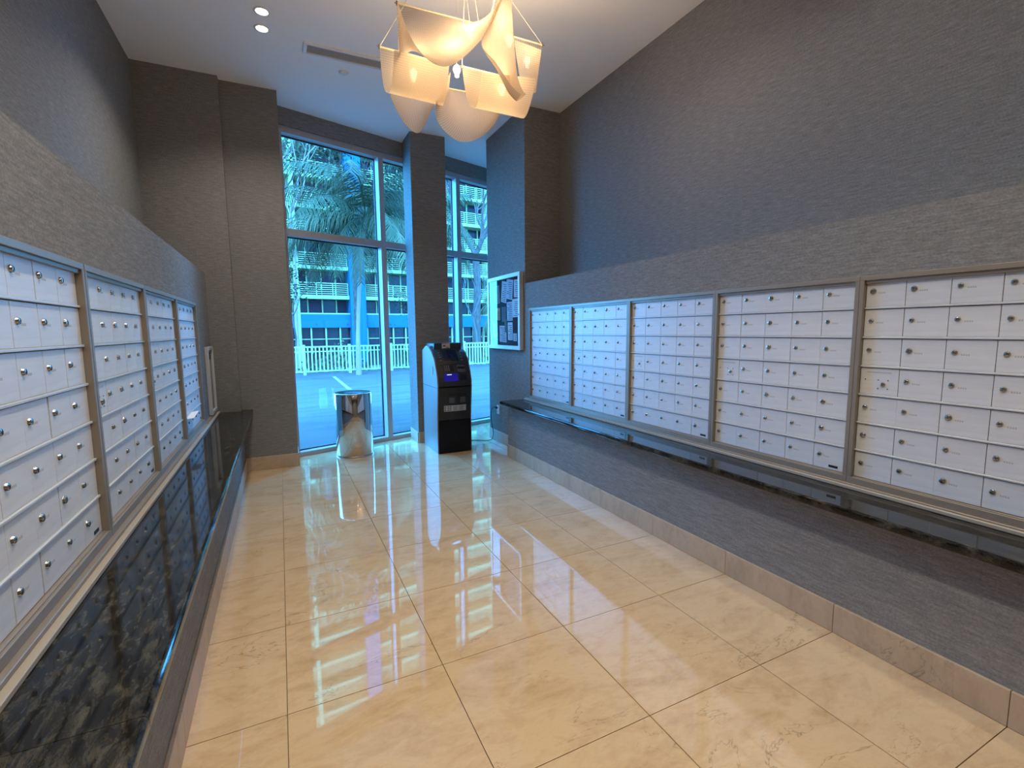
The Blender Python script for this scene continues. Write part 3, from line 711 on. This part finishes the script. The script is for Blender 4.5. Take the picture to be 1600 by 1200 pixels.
for xx in (8.0, 10.8, 6.0, 15, 18, 22): MB().box(xx, xx + .12, -.18, -.15, 2.05, 2.2).build('band_vent', DARK, bd)
WF = MB()
for q in ((0, .09, 0, 1), (bay - .09, bay, 0, 1)): WF.box(q[0], q[1], 1.2, 1.3, 0, 2.3)
WIN = [MB().box(.05, bay - .05, 1.3, 1.35, 0, 2.3).mesh('window_panel', m_) for m_ in (GLZ, CURT)]
MUL = MB().box(-.06, .06, 1.15, 1.32, 0, 2.35).mesh('window_mullion', BW)
GW = MB().box(.03, bay - .03, 1.3, 1.35, 0, 1.75).mesh('window_panel', GLZ); GMU = MB().box(-.06, .06, .1, .3, -.6, 1.85).mesh('window_mullion', BW)
nb_ = int((X1 - X0) / bay); rnd = random.Random(3)
for i in range(nb_ + 1):
    x = 6.3 + (i - 4) * bay
    if x > X1 - bay: break
    for k in range(-1, NF):
        z = 4.85 + 2.7 * k if k >= 0 else 3.1
        o = put('window_panel', WIN[0 if rnd.random() < .7 else 1], bd, (x, 0, z)); put('window_mullion', MUL, bd, (x, 0, z))
        if k < 0: o.scale.z = .6
        if k < 0: bd.children[-1].scale.z = .6
    put('window_panel', GW, bd, (x, -1.0, 0.08)); put('window_mullion', GMU, bd, (x, -.1, 0))
MB().box(X0, X1, .2, .32, .72, .80).build('street_level_rail', BW, bd)
ug = MB(); us = MB()
for k in range(NF, NT):
    z = 4.85 + 2.7 * k
    us.box(X0, X1, -.1, 1.7, z + 2.35, z + 2.7)
    for j in range(6): us.box(X0, X1, -.06, -.02, z + .12 + j * .19, z + .18 + j * .19)
    x = 6.3 - 4 * bay
    while x < X1 - bay: ug.box(x + .05, x + bay - .05, 1.3, 1.35, z, z + 2.3); us.box(x - .06, x + .06, 1.15, 1.32, z, z + 2.35); x += bay
ug.build('upper_glazing', GLZ, bd)['kind'] = 'stuff'; us.build('upper_slabs_and_railings', BW, bd)['kind'] = 'stuff'
# balcony railings between piers, one object per balcony
def rail_mesh(Lr):
    mb = MB()
    for j in range(6): mb.box(0, Lr, -.06, -.02, .12 + j * .19, .12 + j * .19 + (.06 if j < 5 else .08))
    q = 0
    while q <= Lr + .01: mb.box(min(q, Lr - .06), min(q, Lr - .06) + .06, -.07, -.01, 0, 1.1); q += Lr / max(1, round(Lr / 1.35))
    return mb.mesh('balcony_railing', BW)
spans = [(1.8, 6.3), (6.75, 11.1), (12.7, 18.2), (20.8, 26.3), (26.7, 32.6)]
for a, b in spans:
    rm = rail_mesh(b - a)
    for k in range(NF): o = put('balcony_railing', rm, bd, (a, 0, 4.85 + 2.7 * k))
for a, b, mt_ in ((6.36, 6.72, BW), (18.22, 18.58, BW), (26.35, 26.65, BW)): MB().box(a, b, -.2, 1.4, -2, 4.5 + 2.7 * NT).build('pier', mt_, bd)
for a, b in ((11.17, 12.62), (19.2, 20.7)): MB().box(a, b, -.5, 1.6, -2, 5.2 + 2.7 * NT).build('blue_tower', BB, bd)
MB().box(X0 - .3, X1 + .3, -.5, 6.3, 4.5 + 2.7 * NT, 5.1 + 2.7 * NT).build('parapet', BW, bd)

# plants
LEAF = mat('palm_leaf', (.05, .050, .026), .6, spec=.08); LEAF2 = mat('pale_palm_leaf', (.11, .085, .045), .6, spec=.08)
BARK = mat('grey_bark', (.2, .15, .12), .9, spec=.05); LB = mat('pale_bark', (.24, .15, .12), .8, spec=.05); FOL = mat('tree_leaf', (.05, .052, .028), .7, spec=.08); FOLP = mat('pale_tree_leaf', (.13, .105, .06), .7, spec=.08); FOLD = mat('dark_small_leaf', (.02, .024, .01), .7, spec=.05)
bn_ = noise(BARK, coords(BARK, (6, 6, 2)), 2, 5); br_ = ramp(BARK, bn_, [(.3, (.05, .033, .03)), (.7, (.12, .075, .065))]); L(BARK, br_.outputs[0], bsdf(BARK).inputs['Base Color'])
def frond(az, el, Ln, droop, rnd, mt_, dense=72):
    mb = MB(); d = Vector((cos(az), sin(az), 0)); pts = []
    for k in range(15):
        s = k / 14; a = el - droop * s ** 1.3; pts.append(pts[-1] + (d * cos(a) + Vector((0, 0, sin(a)))) * Ln / 14 if pts else Vector((0, 0, 0)))
    mb.tube(pts, [.028 * (1 - .85 * k / 14) for k in range(15)], 5)
    sidev = Vector((-d.y, d.x, 0))
    for k in range(dense):
        s = .12 + .88 * k / (dense - 1); p = along(pts, s); q = along(pts, min(1, s + .03)); t = (q - p)
        t = t.normalized() if t.length > 1e-6 else d
        ll = Ln * (.30 * sin(pi * min(1, .12 + s * .80)) + .05)
        for sg in (-1, 1):
            dirn = (sidev * sg * (.75 + rnd.uniform(-.1, .1)) + t * .45 + Vector((0, 0, -.35 - .5 * rnd.random()))).normalized()
            e1 = p + dirn * ll * .5; e2 = e1 + (dirn + Vector((0, 0, -.75))).normalized() * ll * .5
            wv = t * (.011 + .004 * rnd.random())
            mb.add([p - wv, p + wv, e1 + wv, e1 - wv, e2], [(0, 1, 2, 3), (3, 2, 4)])
    return mb.mesh('frond', mt_)
def palm(x, y, zb, h, label, n, Ln, seed, lean=(0, 0), r=.14, mt_=LEAF):
    rnd = random.Random(seed)
    t = thing('palm_tree', label, 'palm tree', (x, y, zb)); pts = [Vector((lean[0] * (k / 10) ** 2, lean[1] * (k / 10) ** 2, h * k / 10)) for k in range(11)]
    MB().tube(pts, [r * (1.35 - .5 * min(1, k / 3)) for k in range(11)], 12).build('trunk', LB, t)
    for k in range(n):
        me = frond(0, rnd.uniform(.0, 1.25) if k % 3 else rnd.uniform(-.35, .2), Ln * rnd.uniform(.85, 1.1), rnd.uniform(1.0, 1.7), rnd, mt_ if k % 4 else LEAF2)
        put('frond', me, t, pts[-1], 2 * pi * k / n + rnd.uniform(-.2, .2))
    return t
palm(2.44, 15.2, -.04, 5.3, 'palm tree with a smooth pale trunk just behind the large window', 30, 3.3, 4, (.45, 0), .075)
palm(5.1, 16.9, -2.0, 7.6, 'second palm tree whose crown shows above beside the pillar', 16, 3.0, 9)
palm(11.0, 21.0, -2.0, 4.8, 'low palm with arching fronds seen under the right-hand window bar', 13, 2.6, 12, mt_=LEAF2)
def branch(mb, p, d, Ln, r, depth, rnd, tips, spread=.6):
    pts = [p]; dd = d.copy()
    for k in range(4): dd = (dd + Vector((rnd.uniform(-.2, .2), rnd.uniform(-.2, .2), rnd.uniform(-.05, .18)))).normalized(); pts.append(pts[-1] + dd * Ln / 4)
    mb.tube(pts, [r * (1 - .09 * k) for k in range(5)], 7 if depth > 1 else 5)
    if depth == 0: tips += pts[2:]; return
    for k in range(rnd.choice((2, 3))):
        nd = (dd + Vector((rnd.uniform(-1, 1), rnd.uniform(-1, 1), rnd.uniform(-.25, .6))) * spread).normalized()
        branch(mb, pts[-1] if k < 2 else pts[2], nd, Ln * .74, r * .6, depth - 1, rnd, tips, spread)
def leaves(tips, per, spread, size, rnd, mt_, parent):
    mb = MB()
    for p in tips:
        for _ in range(per):
            c = p + Vector((rnd.gauss(0, 1), rnd.gauss(0, 1), rnd.gauss(0, 1))) * spread
            a = Vector((rnd.uniform(-1, 1), rnd.uniform(-1, 1), rnd.uniform(-.5, .5))).normalized() * size; b = a.cross(Vector((rnd.uniform(-1, 1), rnd.uniform(-1, 1), 1))).normalized() * size * .45
            mb.add([c - a, c + b, c + a, c - b], [(0, 1, 2, 3)])
    o = mb.build('foliage', mt_, parent); o['kind'] = 'stuff'
def tree(x, y, zb, label, h, Ln, r, depth, seed, bark, leaf=None, per=0, spread=.4, size=.09, fork=.6, lean=(0, 0)):
    rnd = random.Random(seed); t = thing('tree', label, 'tree', (x, y, zb)); mb = MB(); tips = []
    pts = [Vector((lean[0] * k / 5 + .05 * sin(k * 2), lean[1] * k / 5, h * k / 5)) for k in range(6)]
    mb.tube(pts, [r * (1.15 - .07 * k) for k in range(6)], 9)
    for k in range(3):
        a = 2 * pi * k / 3 + rnd.random(); branch(mb, pts[-1], Vector((cos(a) * fork, sin(a) * fork, 1)).normalized(), Ln, r * .62, depth, rnd, tips, fork)
    mb.build('trunk', bark, t)
    if leaf: leaves(tips, per, spread, size, rnd, leaf, t)
tree(.75, 20.0, -2.0, 'slim pale-barked leafy tree at the left edge of the large window', 8.2, 1.7, .07, 3, 21, LB, FOLP, 14, .42, .10)
tree(-.6, 25.0, -2.0, 'dense green tree filling the upper left of the large window', 8.5, 2.6, .12, 3, 5, BARK, FOL, 26, .65, .14)
tree(4.1, 27.0, -2.0, 'tall leafy tree behind the palm crown', 10.2, 2.2, .12, 3, 8, BARK, FOL, 14, .6, .13)
tree(8.75, 20.0, -2.0, 'thick bare grey tree seen through the right-hand window', 7.0, 2.0, .20, 3, 33, BARK, None, fork=.7)
tree(8.45, 18.6, -2.0, 'thin dark bare sapling in front of the bare grey tree', 4.1, 1.0, .05, 2, 14, mat('dark_bark', (.08, .07, .07), .9), None, fork=.6, lean=(-.45, 0))
tree(5.3, 17.6, -2.0, 'young twiggy tree with small dark leaves rising behind the fence', 3.3, .75, .035, 2, 41, BARK, FOLD, 7, .25, .05)
tree(.55, 17.4, -2.0, 'leafy vine-like sapling by the left window jamb behind the fence', 4.0, .8, .03, 2, 44, BARK, FOLD, 9, .22, .06)
def bush(x, y, z, sx_, sy_, sz_, n, size, mt_, label, seed):
    rnd = random.Random(seed); t = thing('shrub', label, 'shrub', (x, y, z)); mb = MB()
    for _ in range(n):
        a = rnd.uniform(0, 2 * pi); q = rnd.random() ** .5; c = Vector((cos(a) * q * sx_, sin(a) * q * sy_, rnd.random() * sz_ * (1 - .4 * q)))
        d = Vector((rnd.uniform(-1, 1), rnd.uniform(-1, 1), rnd.uniform(0, 1))).normalized() * size; b = d.cross(Vector((rnd.uniform(-1, 1), 1, 1))).normalized() * size * .4
        mb.add([c - d, c + b, c + d, c - b], [(0, 1, 2, 3)])
    o = mb.build('foliage', mt_, t); o['kind'] = 'stuff'
    s = MB()
    for k in range(5): s.tube([(0, 0, 0), (cos(k) * sx_ * .5, sin(k) * sy_ * .4, sz_ * .7)], .02, 5)
    s.build('stem', BARK, t)
bush(2.6, 22, -2.0, 1.4, 1.2, 3.2, 1400, .11, FOLP, 'pale green bush showing above the fence behind the steel bin', 1)
bush(5.6, 19.5, -2.0, 2.2, .9, 2.7, 2400, .10, FOL, 'green shrub behind the fence to the right of the palm trunk', 2)
bush(1.0, 19.0, -2.0, 2.0, .9, 2.5, 2400, .10, FOL, 'green shrub behind the fence below the left window jamb', 3)
bush(9.8, 19.5, -2.0, 2.4, 1.0, 2.8, 2200, .11, FOL, 'green shrub behind the fence in the right-hand window', 4)
